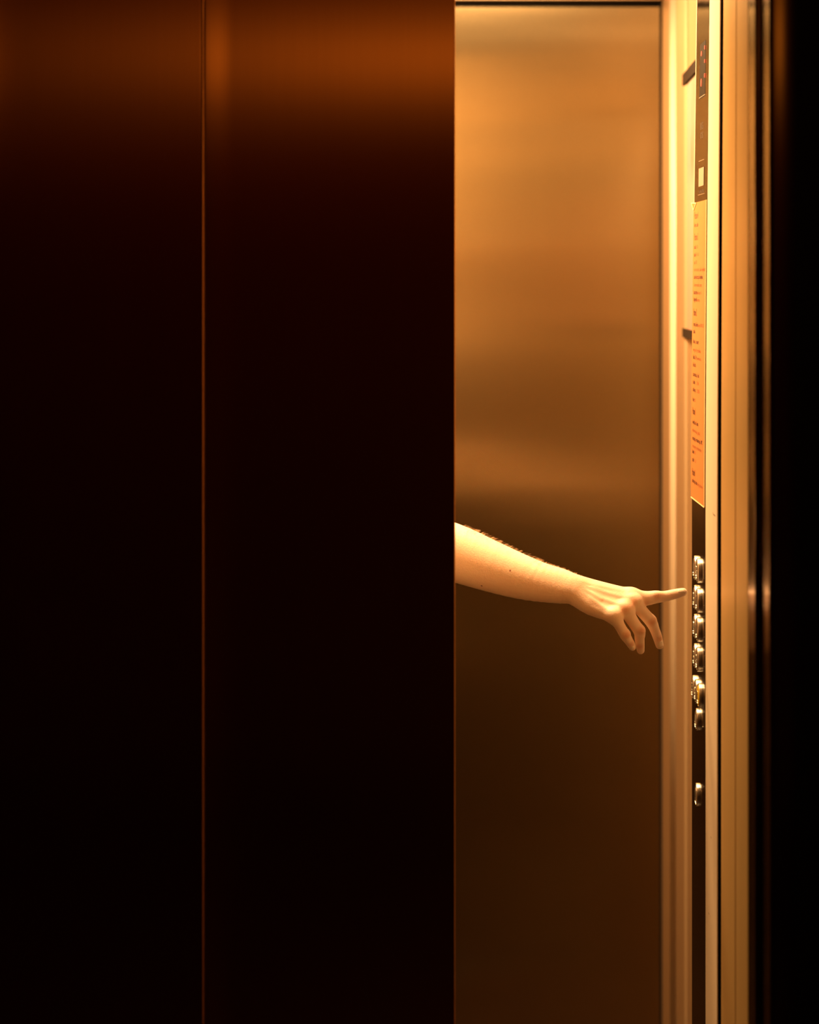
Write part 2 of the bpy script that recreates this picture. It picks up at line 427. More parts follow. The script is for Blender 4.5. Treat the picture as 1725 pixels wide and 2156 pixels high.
letters('WII', yb, ya, zat(408.5, yb), 0.0055)

# ---- buttons
BZ = [1201.5, 1264.0, 1325.5, 1388.0]
def make_button(cy, zc, r, glyph, yellow=False, deep=0.0042, key=False):
    cx = XP+bow_dx(cy, zc)
    b = empty('key_switch' if key else 'button', (cx, cy, zc))
    b.parent = panel; b.location = Vector((cx, cy, zc))-Vector(panel.location)
    d = deep
    prof = [(0.0004, r), (-0.0010, r), (-0.0013, r-0.0005), (-0.0016, r), (-0.0024, r), (-0.0027, r-0.0005),
            (-d+0.0010, r), (-d+0.0003, r-0.0005), (-d, r-0.0014), (-d, r-0.0028), (-d+0.0010, r-0.0032)]
    bm = bmesh.new(); lathex(bm, prof, 0, 0, 56)
    rg = link_mesh('ring', bm_to_me('ring', bm), M['turned']); rg.parent = b
    for p in rg.data.polygons: p.use_smooth = False
    bm = bmesh.new()
    if not key:
        lathex(bm, [(-d+0.0013, r-0.0036), (-d-0.0001, r-0.0036), (-d-0.0007, r-0.0048)], 0, 0, 48)
        cap = link_mesh('cap', bm_to_me('cap', bm), M['yellow'] if yellow else M['chrome']); cap.parent = b
        if yellow: cap['label'] = 'yellow button cap'
        # raised number and braille dots on the cap
        bm = bmesh.new()
        vs, fs = text_verts(glyph, True)
        x0 = min(v.x for v in vs); x1 = max(v.x for v in vs); hh = 0.012/0.72
        top = [bm.verts.new((-d-0.0016, -(v.x-(x0+x1)/2)*hh, (v.y-0.30)*hh)) for v in vs]
        bot = [bm.verts.new((-d-0.0006, v.co.y, v.co.z)) for v in top]
        for f in fs:
            try:
                bm.faces.new([top[i] for i in f])
                for i in range(len(f)): bm.faces.new((top[f[i]], top[f[(i+1) % len(f)]], bot[f[(i+1) % len(f)]], bot[f[i]]))
            except ValueError: pass
        rnd = random.Random(glyph)
        for (a, c) in ((-0.003, -0.0075), (0.0, -0.0085), (0.003, -0.0075), (0.0012, -0.0105), (-0.0018, -0.0112)):
            cylx(bm, -d-0.0006, -d-0.0019, a, c, 0.0008, 8, 0.0004)
        g = link_mesh('raised_number', bm_to_me('raised_number', bm), M['chrome']); g.parent = b
    else:
        lathex(bm, [(-d+0.0013, r*0.60), (-d-0.0003, r*0.60), (-d-0.0008, r*0.5)], 0, 0, 32)
        cap = link_mesh('lock_barrel', bm_to_me('lock_barrel', bm), M['chrome']); cap.parent = b
        bm = bmesh.new(); box(bm, -d-0.0012, -d-0.0003, -0.0008, 0.0008, -0.004, 0.004)
        ks = link_mesh('key_slot', bm_to_me('key_slot', bm), M['clip']); ks.parent = b
    return b
def bm_to_me(name, bm):
    me = bpy.data.meshes.new(name); bmesh.ops.recalc_face_normals(bm, faces=bm.faces); bm.to_mesh(me); bm.free(); return me
YB0, YB1 = 4.2780, 4.3205
gl = [('4', '3'), ('2', '1'), ('0', '1'), ('2', '3')]
for row, py in enumerate(BZ):
    z = zat(py, YB0)
    make_button(YB1, z, 0.0183, gl[row][0]); make_button(YB0, z, 0.0183, gl[row][1])
z = zat(1464.5, 4.258)
for k, (Y, g) in enumerate(((4.344, 'E'), (4.301, 'C'), (4.258, 'B'))): make_button(Y, z, 0.0183, g, yellow=(k == 2))
make_button(4.292, zat(1514.5, 4.292), 0.0168, 'A')
make_button(4.302, zat(1673, 4.302), 0.0175, '', deep=0.0036, key=True)

# ------------------------------------------------------------ orange floor directory on the panel
XS = XP-0.0010
direc = empty('floor_directory', (XP, 4.298, zat(1045, 4.39)))
tag(direc, 'narrow orange floor directory sheet with brown text on the upper control panel', 'sign')
bm = bmesh.new()
ztop = CZ-(424-HY)/F*4.30; zbot = CZ-(1056-HY)/F*4.30
plate(bm, XS, XP-0.0001, YN+0.004, YF+0.005, zbot, ztop, 30); bowed(bm)
obj('sheet', bm, M['sheet'], direc)
bm = bmesh.new()
plate(bm, XS-0.0003, XP-0.0001, YN+0.0002, YN+0.0036, zbot, ztop, 30)
plate(bm, XS-0.0003, XP-0.0001, YN+0.004, YF+0.005, zbot-0.0018, zbot-0.0001, 1)
bowed(bm); obj('sheet_border', bm, M['sheet_edge'], direc)['label'] = 'pale edge of the sheet'
LINES = [(461,8,'Poziom 4',2),(478,8,'biuro, salon',1),(506,8,'Poziom 3',2),(524,4,'sala ',1),(540,5,'sala A',1),(556,6,'sala 310',0),
 (571,24,'sekretariat, sale wyk\u0142ad',0),(587,19,'administracja budynku',1),(603,17,'Centrum nauki i sportu',0),(619,8,'kancelaria',1),
 (634,7,'ksi\u0119gowo\u015b\u0107',1),(664,7,'Poziom 2',2),(686,9,'recepcja, bufet',1),(701,4,'sala',1),(722,12,'kino, teatr',1),(739,16,'wypo\u017cyczalnia',0),
 (755,7,'klub 24',1),(771,6,'klub',1),(791,13,'szatnia, hol',1),(807,5,'sala',1),(823,6,'sklep',1),(844,4,'bar',1),(871,6,'Poziom 1',2),
 (891,12,'wej\u015bcie, kasa',1),(908,16,'informacja, gara\u017c',0),(925,21,'recepcja, restauracja, WC',1),(941,19,'automaty i przebieralnie',0),
 (953,4,'bank',1),(970,4,'apteka',1),(999,6,'Poziom 0',2),(1014,10,'parking, kasa',1)]
EXTRA = [(524,1468,1471,'301'),(540,1469,1473,'4 A'),(619,1470,1479,'pokoje 4'),(634,1469,1476,'piwnica'),(686,1472,1485,'pokoje 201-212'),
 (755,1469,1478,'piwnica'),(807,1469,1474,'21A'),(823,1469,1475,'22B'),(844,1463,1467,'23'),(953,1464,1468,'10'),(970,1464,1468,'11'),(1014,1471,1483,'parking podziemny')]
def xleft(py):
    Y0 = 4.380; z = zat(py, Y0)
    return Y0, z
def fit_y(px_len, Y0, z):
    x0 = XS+bow_dx(Y0, z); off = x0*F/Y0+px_len
    return x0*F/off
for py, w, s, st in LINES:
    Y0, z = xleft(py)
    bm = bmesh.new()
    cap = 0.0105 if st == 2 else (0.0064 if st == 1 else 0.0058)
    put_text(bm, s, Y0, fit_y(w, Y0, z), z, cap, XS-0.0002, st >= 1)
    t = obj('heading' if st == 2 else 'text_line', bm, M['ink'] if st else M['ink_soft'], direc)
    t['label'] = 'bold brown floor heading' if st == 2 else ('bold brown line' if st else 'faded brown line')
for py, p0, p1, s in EXTRA:
    Y0, z = xleft(py)
    l = 1463 if py < 700 else 1461
    bm = bmesh.new()
    put_text(bm, s, fit_y(p0-l, Y0, z), fit_y(p1-l, Y0, z), z, 0.0056, XS-0.0002, False)
    obj('text_line', bm, M['ink_soft'], direc)['label'] = 'faded brown line'

# triangular sticker over the sheet's far top corner
bm = bmesh.new()
def tri(bm, s, x0, x1):
    P = [(4.430, zat(427, 4.43)), (4.352, zat(426.5, 4.352)), (4.394, zat(443, 4.39))]
    cy = sum(p[0] for p in P)/3; c_z = sum(p[1] for p in P)/3
    P = [(cy+(a-cy)*s, c_z+(b-c_z)*s) for a, b in P]
    A = [bm.verts.new((x0+bow_dx(4.38, 1.68), a, b)) for a, b in P]; B = [bm.verts.new((x1+bow_dx(4.38, 1.68), a, b)) for a, b in P]
    bm.faces.new(A); bm.faces.new(B[::-1])
    for i in range(3): bm.faces.new((A[i], A[(i+1) % 3], B[(i+1) % 3], B[i]))
st = empty('corner_sticker', (XS-0.001, 4.39, zat(443, 4.39)))
tag(st, 'small downward triangular orange sticker with a pale border at the directory corner', 'sticker')
tri(bm, 1.0, XS-0.0004, XS-0.0010); obj('sticker_border', bm, M['sheet_edge'], st)
bm = bmesh.new(); tri(bm, 0.66, XS-0.00105, XS-0.0014); obj('sticker_face', bm, M['sheet'], st)

# ------------------------------------------------------------ poster on the right wall, standing a little off it
pf = empty('clip_poster', (0.4560, 4.86, zat(705, 4.9)))
tag(pf, 'pale printed poster with black clip bars on the right wall behind the control panel', 'poster')
def pface(px, Y): return (px-HX)/F*Y
A = Vector((pface(1441.5, 4.98), 4.98)); B = Vector((pface(1459.5, 4.745), 4.745))
Bx = A+(B-A)*1.55
def slab(bm, p, q, off, th, z0, z1):
    d = (q-p).normalized(); n = Vector((d.y, -d.x))
    if n.x > 0: n = -n
    pts = [p+n*off, q+n*off, q+n*(off-th), p+n*(off-th)]
    prism(bm, [tuple(v) for v in pts], z0, z1, 1)
zt = zat(158, 4.98); zb = zat(709, 4.98)
bm = bmesh.new(); slab(bm, A, Bx, 0.0, 0.0012, zb+0.004, zt-0.004); obj('poster_sheet', bm, M['poster'], pf)
for zz in ((zt-0.019, zt), (zb, zb+0.0150)):
    bm = bmesh.new(); slab(bm, A+(B-A)*0.02, Bx, 0.004, 0.0062, *zz); obj('clip_bar', bm, M['clip'], pf)['label'] = 'black clip bar'


# ------------------------------------------------------------ the person: one continuous body from a distance field
def vec(p): return np.array(p, dtype=np.float32)
def cone(a, b, ra, rb): return ('c', vec(a), vec(b), ra, rb)
def ball(a, r, s=(1, 1, 1)): return ('b', vec(a), r, vec(s))
def d_prim(p, X, Y, Z):
    if p[0] == 'chain':
        d = None
        for c in p[1]:
            e = d_prim(c, X, Y, Z); d = e if d is None else np.minimum(d, e)
        return d
    if p[0] == 'c':
        _, a, b, ra, rb = p
        ba = b-a; L2 = float(ba@ba)+1e-12
        px, py, pz = X-a[0], Y-a[1], Z-a[2]
        t = np.clip((px*ba[0]+py*ba[1]+pz*ba[2])/L2, 0, 1)
        return np.sqrt((px-t*ba[0])**2+(py-t*ba[1])**2+(pz-t*ba[2])**2)-(ra+(rb-ra)*t)
    _, a, r, s = p
    return (np.sqrt(((X-a[0])/s[0])**2+((Y-a[1])/s[1])**2+((Z-a[2])/s[2])**2)-r)*float(min(s))
def smin(a, b, k):
    h = np.clip(0.5+0.5*(b-a)/k, 0, 1)
    return b+(a-b)*h-k*h*(1-h)
def smax(a, b, k): return -smin(-a, -b, k)
def group(prims, k, X, Y, Z, base=None):
    d = base
    for p in prims:
        q = d_prim(p, X, Y, Z)
        d = q if d is None else smin(d, q, k)
    return d
def surface_net(f, lo, hi, h, chunk=None):
    """mesh of the zero level of f over the box lo..hi with cell size h"""
    nx, ny, nz = [int(math.ceil((hi[i]-lo[i])/h))+1 for i in range(3)]
    xs = (lo[0]+h*np.arange(nx)).astype(np.float32); ys = (lo[1]+h*np.arange(ny)).astype(np.float32); zs = (lo[2]+h*np.arange(nz)).astype(np.float32)
    D = np.empty((nx, ny, nz), np.float32)
    step = 24
    for i in range(0, nx, step):
        X, Y, Z = np.meshgrid(xs[i:i+step], ys, zs, indexing='ij')
        D[i:i+step] = f(X, Y, Z)
    S = D < 0
    cnt = np.zeros((nx-1, ny-1, nz-1), np.int8)
    for a in (0, 1):
        for b in (0, 1):
            for c in (0, 1):
                cnt += S[a:nx-1+a, b:ny-1+b, c:nz-1+c]
    act = np.argwhere((cnt > 0) & (cnt < 8))
    idx = -np.ones((nx-1, ny-1, nz-1), np.int32)
    idx[tuple(act.T)] = np.arange(len(act))
    acc = np.zeros((len(act), 3), np.float64); num = np.zeros(len(act))
    corners = [(a, b, c) for a in (0, 1) for b in (0, 1) for c in (0, 1)]
    for p in corners:
        for ax in range(3):
            if p[ax]: continue
            q = list(p); q[ax] = 1
            d0 = D[act[:, 0]+p[0], act[:, 1]+p[1], act[:, 2]+p[2]]
            d1 = D[act[:, 0]+q[0], act[:, 1]+q[1], act[:, 2]+q[2]]
            m = (d0 < 0) != (d1 < 0)
            t = np.where(m, d0/(d0-d1+1e-20), 0)
            P = act+np.array(p); P = P.astype(np.float64); P[:, ax] += t
            acc[m] += P[m]; num[m] += 1
    V = acc/num[:, None]*h+np.array(lo)
    quads = []
    for ax in range(3):
        b, c = [(1, 2), (2, 0), (0, 1)][ax]
        sl0 = [slice(None)]*3; sl1 = [slice(None)]*3
        sl0[ax] = slice(0, -1); sl1[ax] = slice(1, None)
        s0 = S[tuple(sl0)]; s1 = S[tuple(sl1)]
        E = np.argwhere(s0 != s1)
        dims = np.array([nx-1, ny-1, nz-1])
        ok = (E[:, b] > 0) & (E[:, c] > 0) & (E[:, b] < dims[b]) & (E[:, c] < dims[c]) & (E[:, ax] < dims[ax])
        E = E[ok]
        flip = s0[tuple(E.T)]
        def g(db, dc):
            e = E.copy(); e[:, b] -= db; e[:, c] -= dc
            return idx[tuple(e.T)]
        Q = np.stack([g(1, 1), g(0, 1), g(0, 0), g(1, 0)], 1)
        Q = np.where(flip[:, None], Q, Q[:, ::-1])
        quads.append(Q)
    Q = np.concatenate(quads)
    Q = Q[(Q >= 0).all(1)]
    return V, Q
def relax(V, Q, n=2, lam=0.5):
    for _ in range(n):
        S_ = np.zeros_like(V); N_ = np.zeros(len(V))
        for a, b in ((0, 1), (1, 2), (2, 3), (3, 0)):
            for u, w in ((a, b), (b, a)):
                np.add.at(S_, Q[:, u], V[Q[:, w]]); np.add.at(N_, Q[:, u], 1)
        ok = N_ > 0
        V[ok] += lam*(S_[ok]/N_[ok, None]-V[ok])
    return V
def nets_mesh(name, parts):
    Vs, Qs, o = [], [], 0
    for V, Q in parts:
        Vs.append(V); Qs.append(Q+o); o += len(V)
    V = np.concatenate(Vs).astype(np.float32); Q = np.concatenate(Qs).astype(np.int32)
    me = bpy.data.meshes.new(name)
    me.vertices.add(len(V)); me.vertices.foreach_set('co', V.ravel())
    me.loops.add(Q.size); me.loops.foreach_set('vertex_index', Q.ravel())
    me.polygons.add(len(Q)); me.polygons.foreach_set('loop_start', np.arange(0, Q.size, 4, dtype=np.int32))
    me.update(calc_edges=True); me.validate(); me.shade_smooth()
    return me

def w(px, py, Y): return tuple(W(px, py, Y))
# ---- right arm, laid out joint by joint
NA = [(862, 1122, 4.315, .036), (910, 1138, 4.310, .0365), (971, 1158, 4.300, .0345), (1034, 1184, 4.290, .0315), (1096, 1206, 4.280, .0270),
      (1143, 1217, 4.270, .0220), (1180, 1223, 4.264, .0185), (1207, 1231, 4.260, .0163)]
NB = [(862, 1142, 4.315, .036), (910, 1160, 4.308, .0360), (971, 1180, 4.295, .0340), (1034, 1201, 4.283, .0315), (1096, 1222, 4.272, .0272),
      (1143, 1237, 4.262, .0215), (1180, 1245, 4.255, .0180), (1207, 1251, 4.250, .0155)]
def smooth_chain(P, R, n=5):
    """nodes resampled along a Catmull-Rom curve, returned as one chain primitive"""
    P = [np.array(p, float) for p in P]; out = []
    for i in range(len(P)-1):
        p0 = P[max(i-1, 0)]; p1 = P[i]; p2 = P[i+1]; p3 = P[min(i+2, len(P)-1)]
        r0 = R[max(i-1, 0)]; r1 = R[i]; r2 = R[i+1]; r3 = R[min(i+2, len(P)-1)]
        for k in range(n):
            t = k/n
            f = lambda a, b, c, d: 0.5*(2*b+(c-a)*t+(2*a-5*b+4*c-d)*t*t+(3*b-a-3*c+d)*t**3)
            out.append((f(p0, p1, p2, p3), f(r0, r1, r2, r3)))
    out.append((P[-1], R[-1]))
    return ('chain', [cone(a[0], b[0], a[1], b[1]) for a, b in zip(out, out[1:])])
NA += [(1245, 1239.5, 4.262, .0143), (1290, 1248, 4.2625, .0122), (1329, 1255, 4.262, .0108)]
NB += [(1245, 1277, 4.242, .0130), (1293, 1297, 4.229, .0098)]
armA = smooth_chain([w(*a[:3]) for a in NA], [a[3] for a in NA], 3)
armB = smooth_chain([w(*a[:3]) for a in NB], [a[3] for a in NB], 3)
forearm = [armA, armB]
IM, MM, RM, PM = (1329, 1255, 4.262), (1334, 1268, 4.252), (1317, 1283, 4.240), (1293, 1297, 4.229)
palm = [cone(w(1200, 1241, 4.262), w(1250, 1252, 4.256), .0120, .0140), cone(w(1250, 1252, 4.256), w(*MM), .0140, .0110),
        cone(w(1200, 1243, 4.260), w(1250, 1268, 4.248), .0120, .0136), cone(w(1250, 1268, 4.248), w(*RM), .0136, .0106),
        # fleshy palm side, away from the camera
        cone(w(1222, 1238, 4.272), w(1300, 1262, 4.274), .0130, .0110), cone(w(1228, 1266, 4.262), w(1285, 1286, 4.250), .0125, .0100)]
thumb = [cone(w(1222, 1238, 4.276), w(1262, 1252, 4.292), .0135, .0120), cone(w(1262, 1252, 4.292), w(1298, 1268, 4.298), .0108, .0092),
         cone(w(1298, 1268, 4.298), w(1322, 1282, 4.294), .0092, .0074)]
knuck_ = [ball(w(1329, 1250, 4.2545), .0070, (1.3, 1, 1)), ball(w(1331, 1265, 4.2455), .0080, (1.2, 1, 1)), ball(w(1313, 1279, 4.234), .0075, (1.2, 1, 1)), ball(w(1291, 1292, 4.2240), .0070, (1.2, 1, 1))]
knuck = [ball(w(1329, 1252, 4.2580), .0068, (1.3, 1, 1)), ball(w(1332, 1266, 4.2480), .0078, (1.2, 1, 1)), ball(w(1314, 1281, 4.236), .0072, (1.2, 1, 1)), ball(w(1292, 1294, 4.2262), .0068, (1.2, 1, 1))]
def deeper(c, d): return tuple(np.array(w(*c))+np.array((0, d*0.9, -d*0.4)))
tendon = [cone(deeper(a, .0029), deeper(b, .0020), r0, r1) for a, b, r0, r1 in (
    ((1222, 1226, 4.2475), (1322, 1248, 4.2530), .0020, .0022), ((1225, 1234, 4.2440), (1324, 1262, 4.2430), .0020, .0022),
    ((1228, 1243, 4.2400), (1306, 1277, 4.2325), .0020, .0022), ((1230, 1250, 4.2370), (1284, 1288, 4.2230), .0018, .0020),
    ((1213, 1228, 4.2450), (1265, 1262, 4.2335), .0014, .0013))]
def finger(j, r):
    return [smooth_chain([w(*a) for a in j], r, 4)]
index_f = finger([IM, (1354, 1260, 4.264), (1383, 1257.3, 4.268), (1400, 1255.5, 4.270), (1414, 1252.5, 4.272), (1430, 1248.8, 4.273), (1439.2, 1246.6, 4.2735)],
                 [.0110, .0112, .0089, .0079, .0075, .0070, .0060])
middle_f = finger([(1336, 1268, 4.252), (1353, 1288, 4.262), (1371, 1309, 4.276), (1379, 1326, 4.284), (1384.5, 1341, 4.291), (1389.5, 1358.5, 4.296)],
                  [.0110, .0090, .0088, .0074, .0070, .0061])
ring_f = finger([(1317, 1283, 4.240), (1332, 1307, 4.247), (1346.5, 1330, 4.256), (1347, 1344, 4.266), (1348, 1357, 4.274), (1349.5, 1369.5, 4.283)],
                [.0108, .0088, .0086, .0074, .0068, .0057])
pinky_f = finger([(1293, 1297, 4.229), (1305, 1317, 4.233), (1317, 1338, 4.240), (1324, 1349, 4.248), (1328.5, 1356, 4.254), (1332, 1363, 4.262)],
                 [.0100, .0080, .0078, .0067, .0062, .0052])
joints = [ball(w(1383, 1252.5, 4.2630), .0050, (1.5, 1, 1)), ball(w(1374.5, 1306, 4.2705), .0052), ball(w(1351, 1327, 4.2505), .0052), ball(w(1320.5, 1335, 4.2345), .0046)]
elbow = w(862, 1132, 4.315); shoulder = (-0.165, 4.375, 1.385)
upper = [cone(elbow, tuple(Vector(elbow).lerp(Vector(shoulder), .5)), .040, .046), cone(tuple(Vector(elbow).lerp(Vector(shoulder), .5)), shoulder, .046, .054)]
def f_hand(X, Y, Z):
    pl = group(forearm, .016, X, Y, Z)
    pl = group(palm, .007, X, Y, Z, pl)
    pl = group(thumb, .008, X, Y, Z, pl)
    pl = group(knuck, .010, X, Y, Z, pl)
    pl = group(tendon, .0040, X, Y, Z, pl)
    out = None
    for k, fg in enumerate((index_f, middle_f, ring_f, pinky_f)):
        d = group(fg, .004, X, Y, Z)
        d = smin(d, d_prim(joints[k], X, Y, Z), .006)
        d = smin(pl, d, .0075)
        out = d if out is None else np.minimum(out, d)
    return out
CX, CY = -0.20, 4.545     # body axis; the person faces along +X, towards the control panel
def leg(s):
    y = CY+s*0.095
    return [cone((CX, y, .92), (CX+.015, y, .50), .085, .055), cone((CX+.015, y, .50), (CX-.01, y, .10), .054, .036),
            cone((CX-.02, y, .045), (CX+.15, y+s*.015, .032), .036, .028)]
torso = [cone((CX, CY-.06, .96), (CX, CY+.06, .96), .110, .110), cone((CX+.005, CY-.045, 1.12), (CX+.005, CY+.045, 1.12), .100, .100),
         cone((CX, CY-.085, 1.31), (CX, CY+.085, 1.31), .105, .105), cone((CX, CY-.13, 1.385), (CX, CY+.13, 1.385), .060, .060),
         cone((CX, CY-.05, .96), (CX, CY-.07, 1.31), .10, .10), cone((CX, CY+.05, .96), (CX, CY+.07, 1.31), .10, .10)]
neck = [cone((CX-.005, CY, 1.40), (CX+.015, CY, 1.52), .056, .052)]
HCz = 1.605
head = [ball((CX+.015, CY, HCz+.015), .085, (1.12, .88, 1.12)), cone((CX+.055, CY, HCz-.05), (CX+.060, CY, HCz-.075), .045, .035),
        cone((CX+.110, CY, HCz+.005), (CX+.122, CY, HCz-.022), .006, .011), ball((CX+.092, CY, HCz-.052), .020, (.8, 1.1, .5)),
        ball((CX+.085, CY-.034, HCz-.012), .022), ball((CX+.085, CY+.034, HCz-.012), .022),
        ball((CX+.005, CY-.080, HCz-.005), .026, (.7, .35, 1.1)), ball((CX+.005, CY+.080, HCz-.005), .026, (.7, .35, 1.1))]
far_arm = [cone((CX, CY+.185, 1.375), (CX-.02, CY+.215, 1.10), .050, .040), cone((CX-.02, CY+.215, 1.10), (CX+.04, CY+.205, .87), .038, .026),
           cone((CX+.04, CY+.205, .87), (CX+.055, CY+.200, .80), .028, .030)]
far_f = [cone((CX+.055+dx, CY+.200, .79), (CX+.060+dx*1.3, CY+.195, .79-l), .010, .008) for dx, l in ((-.026, .075), (-.009, .092), (.009, .098), (.026, .088))]
far_f.append(cone((CX+.07, CY+.185, .83), (CX+.105, CY+.165, .775), .012, .009))
def f_body(X, Y, Z):
    d = group(torso, .05, X, Y, Z)
    for s in (-1, 1): d = smin(d, group(leg(s), .02, X, Y, Z), .03)
    d = group(neck, .03, X, Y, Z, d)
    d = smin(d, group(head, .014, X, Y, Z), .015)
    d = smin(d, group(upper+forearm, .012, X, Y, Z), .02)
    d = smin(d, group(far_arm, .012, X, Y, Z), .02)
    d = smin(d, group(far_f, .003, X, Y, Z), .006)
    return d
cut = 0.0545
V1, Q1 = surface_net(f_hand, (cut, 4.185, 1.00), (0.425, 4.350, 1.235), 0.00125)
V1 = relax(V1, Q1, 2, 0.5)
V2, Q2 = surface_net(f_body, (-0.42, 4.24, 0.0), (cut+0.004, 4.85, 1.76), 0.006)
V2 = relax(V2, Q2, 1, 0.4)
person_me = nets_mesh('person', [(V1, Q1), (V2, Q2)])

from mathutils.bvhtree import BVHTree
bvh = BVHTree.FromPolygons([tuple(v) for v in V1.tolist()], [tuple(q) for q in Q1.tolist()])
def on_skin(px, py):
    o = Vector((0, 0, CZ)); d = (W(px, py, 4.3)-o).normalized()
    h = bvh.ray_cast(o, d)
    if h[0] is None: return W(px, py, 4.26), Vector((0, -1, 0))
    n = h[1] if h[1].dot(d) < 0 else -h[1]
    return h[0], n

def skin_mat():
    m, nt, p = new_mat('skin'); N = nt.nodes; L = nt.links
    p.inputs['Roughness'].default_value = 0.52
    p.inputs['Subsurface Weight'].default_value = 0.15
    p.inputs['Subsurface Radius'].default_value = (1.0, 0.35, 0.12)
    p.inputs['Subsurface Scale'].default_value = 0.006
    tc = N.new('ShaderNodeTexCoord')
    n = N.new('ShaderNodeTexNoise'); n.inputs['Scale'].default_value = 55; n.inputs['Detail'].default_value = 4
    L.new(tc.outputs['Object'], n.inputs['Vector'])
    mx = N.new('ShaderNodeMix'); mx.data_type = 'RGBA'
    mx.inputs[6].default_value = (0.87, 0.60, 0.42, 1); mx.inputs[7].default_value = (0.93, 0.71, 0.53, 1)
    L.new(n.outputs['Fac'], mx.inputs[0])
    col = mx.outputs[2]
    def spot(c, pos, r0, r1, target, amt):
        d = N.new('ShaderNodeVectorMath'); d.operation = 'DISTANCE'; d.inputs[1].default_value = pos
        L.new(tc.outputs['Object'], d.inputs[0])
        mr = N.new('ShaderNodeMapRange'); mr.inputs[1].default_value = r0; mr.inputs[2].default_value = r1
        mr.inputs[3].default_value = amt; mr.inputs[4].default_value = 0
        L.new(d.outputs['Value'], mr.inputs[0])
        k = N.new('ShaderNodeMix'); k.data_type = 'RGBA'; k.inputs[7].default_value = (*target, 1)
        L.new(mr.outputs[0], k.inputs[0]); L.new(c, k.inputs[6])
        return k.outputs[2]
    red = (0.74, 0.27, 0.12)
    for q, r, a in (((1329, 1266), .009, .60), ((1316, 1283), .008, .50), ((1374, 1311), .007, .60), ((1352, 1328), .007, .55),
                    ((1320, 1338), .006, .5), ((1384, 1256), .005, .40), ((1391, 1345), .006, .55), ((1331, 1356), .006, .5), ((1349, 1362), .006, .5),
                    ((1362, 1268), .006, .35), ((1300, 1262), .014, .12)):
        col = spot(col, tuple(on_skin(*q)[0]), r*0.3, r*1.4, red, a)
    for q in ((1074.6, 1201.5), (1014.5, 1233.5)):
        col = spot(col, tuple(on_skin(*q)[0]), .0008, .0018, (0.22, 0.05, 0.02), .9)
    L.new(col, p.inputs['Base Color'])
    nb = N.new('ShaderNodeTexNoise'); nb.inputs['Scale'].default_value = 420; nb.inputs['Detail'].default_value = 3
    L.new(tc.outputs['Object'], nb.inputs['Vector'])
    b = N.new('ShaderNodeBump'); b.inputs['Strength'].default_value = 0.4; b.inputs['Distance'].default_value = 0.0007
    h = nb.outputs['Fac']
    # creases over the finger joints
    for q, ax, rr in (((1373, 1309), (0.42, .3, -.85), .0065), ((1351, 1329), (0.3, .4, -.87), .0065), ((1320, 1338), (0.4, .35, -.85), .0058), ((1384, 1253), (1, 0.1, .05), .0065), ((1389, 1343), (.25, .3, -.9), .005)):
        c = on_skin(*q)[0]; a_ = Vector(ax).normalized()
        sb = N.new('ShaderNodeVectorMath'); sb.operation = 'SUBTRACT'; sb.inputs[1].default_value = tuple(c)
        dt = N.new('ShaderNodeVectorMath'); dt.operation = 'DOT_PRODUCT'; dt.inputs[1].default_value = tuple(a_)
        L.new(tc.outputs['Object'], sb.inputs[0]); L.new(sb.outputs[0], dt.inputs[0])
        m1 = N.new('ShaderNodeMath'); m1.operation = 'MULTIPLY'; m1.inputs[1].default_value = 3000
        sn = N.new('ShaderNodeMath'); sn.operation = 'SINE'
        L.new(dt.outputs['Value'], m1.inputs[0]); L.new(m1.outputs[0], sn.inputs[0])
        ln = N.new('ShaderNodeVectorMath'); ln.operation = 'LENGTH'; L.new(sb.outputs[0], ln.inputs[0])
        mr = N.new('ShaderNodeMapRange'); mr.inputs[1].default_value = rr*.5; mr.inputs[2].default_value = rr; mr.inputs[3].default_value = 0.5; mr.inputs[4].default_value = 0
        L.new(ln.outputs['Value'], mr.inputs[0])
        mm = N.new('ShaderNodeMath'); mm.operation = 'MULTIPLY'; L.new(sn.outputs[0], mm.inputs[0]); L.new(mr.outputs[0], mm.inputs[1])
        ad = N.new('ShaderNodeMath'); ad.operation = 'ADD'; L.new(h, ad.inputs[0]); L.new(mm.outputs[0], ad.inputs[1]); h = ad.outputs[0]
    L.new(h, b.inputs['Height']); L.new(b.outputs[0], p.inputs['Normal'])
    return m
M['skin'] = skin_mat()
M['nail'] = simple('fingernail', (0.98, 0.78, 0.60), 0.38, spec=0.5, noise=0.03)
person = link_mesh('person', person_me, M['skin'])
tag(person, 'person behind the half closed lift door, bare arm reaching to the buttons', 'person')

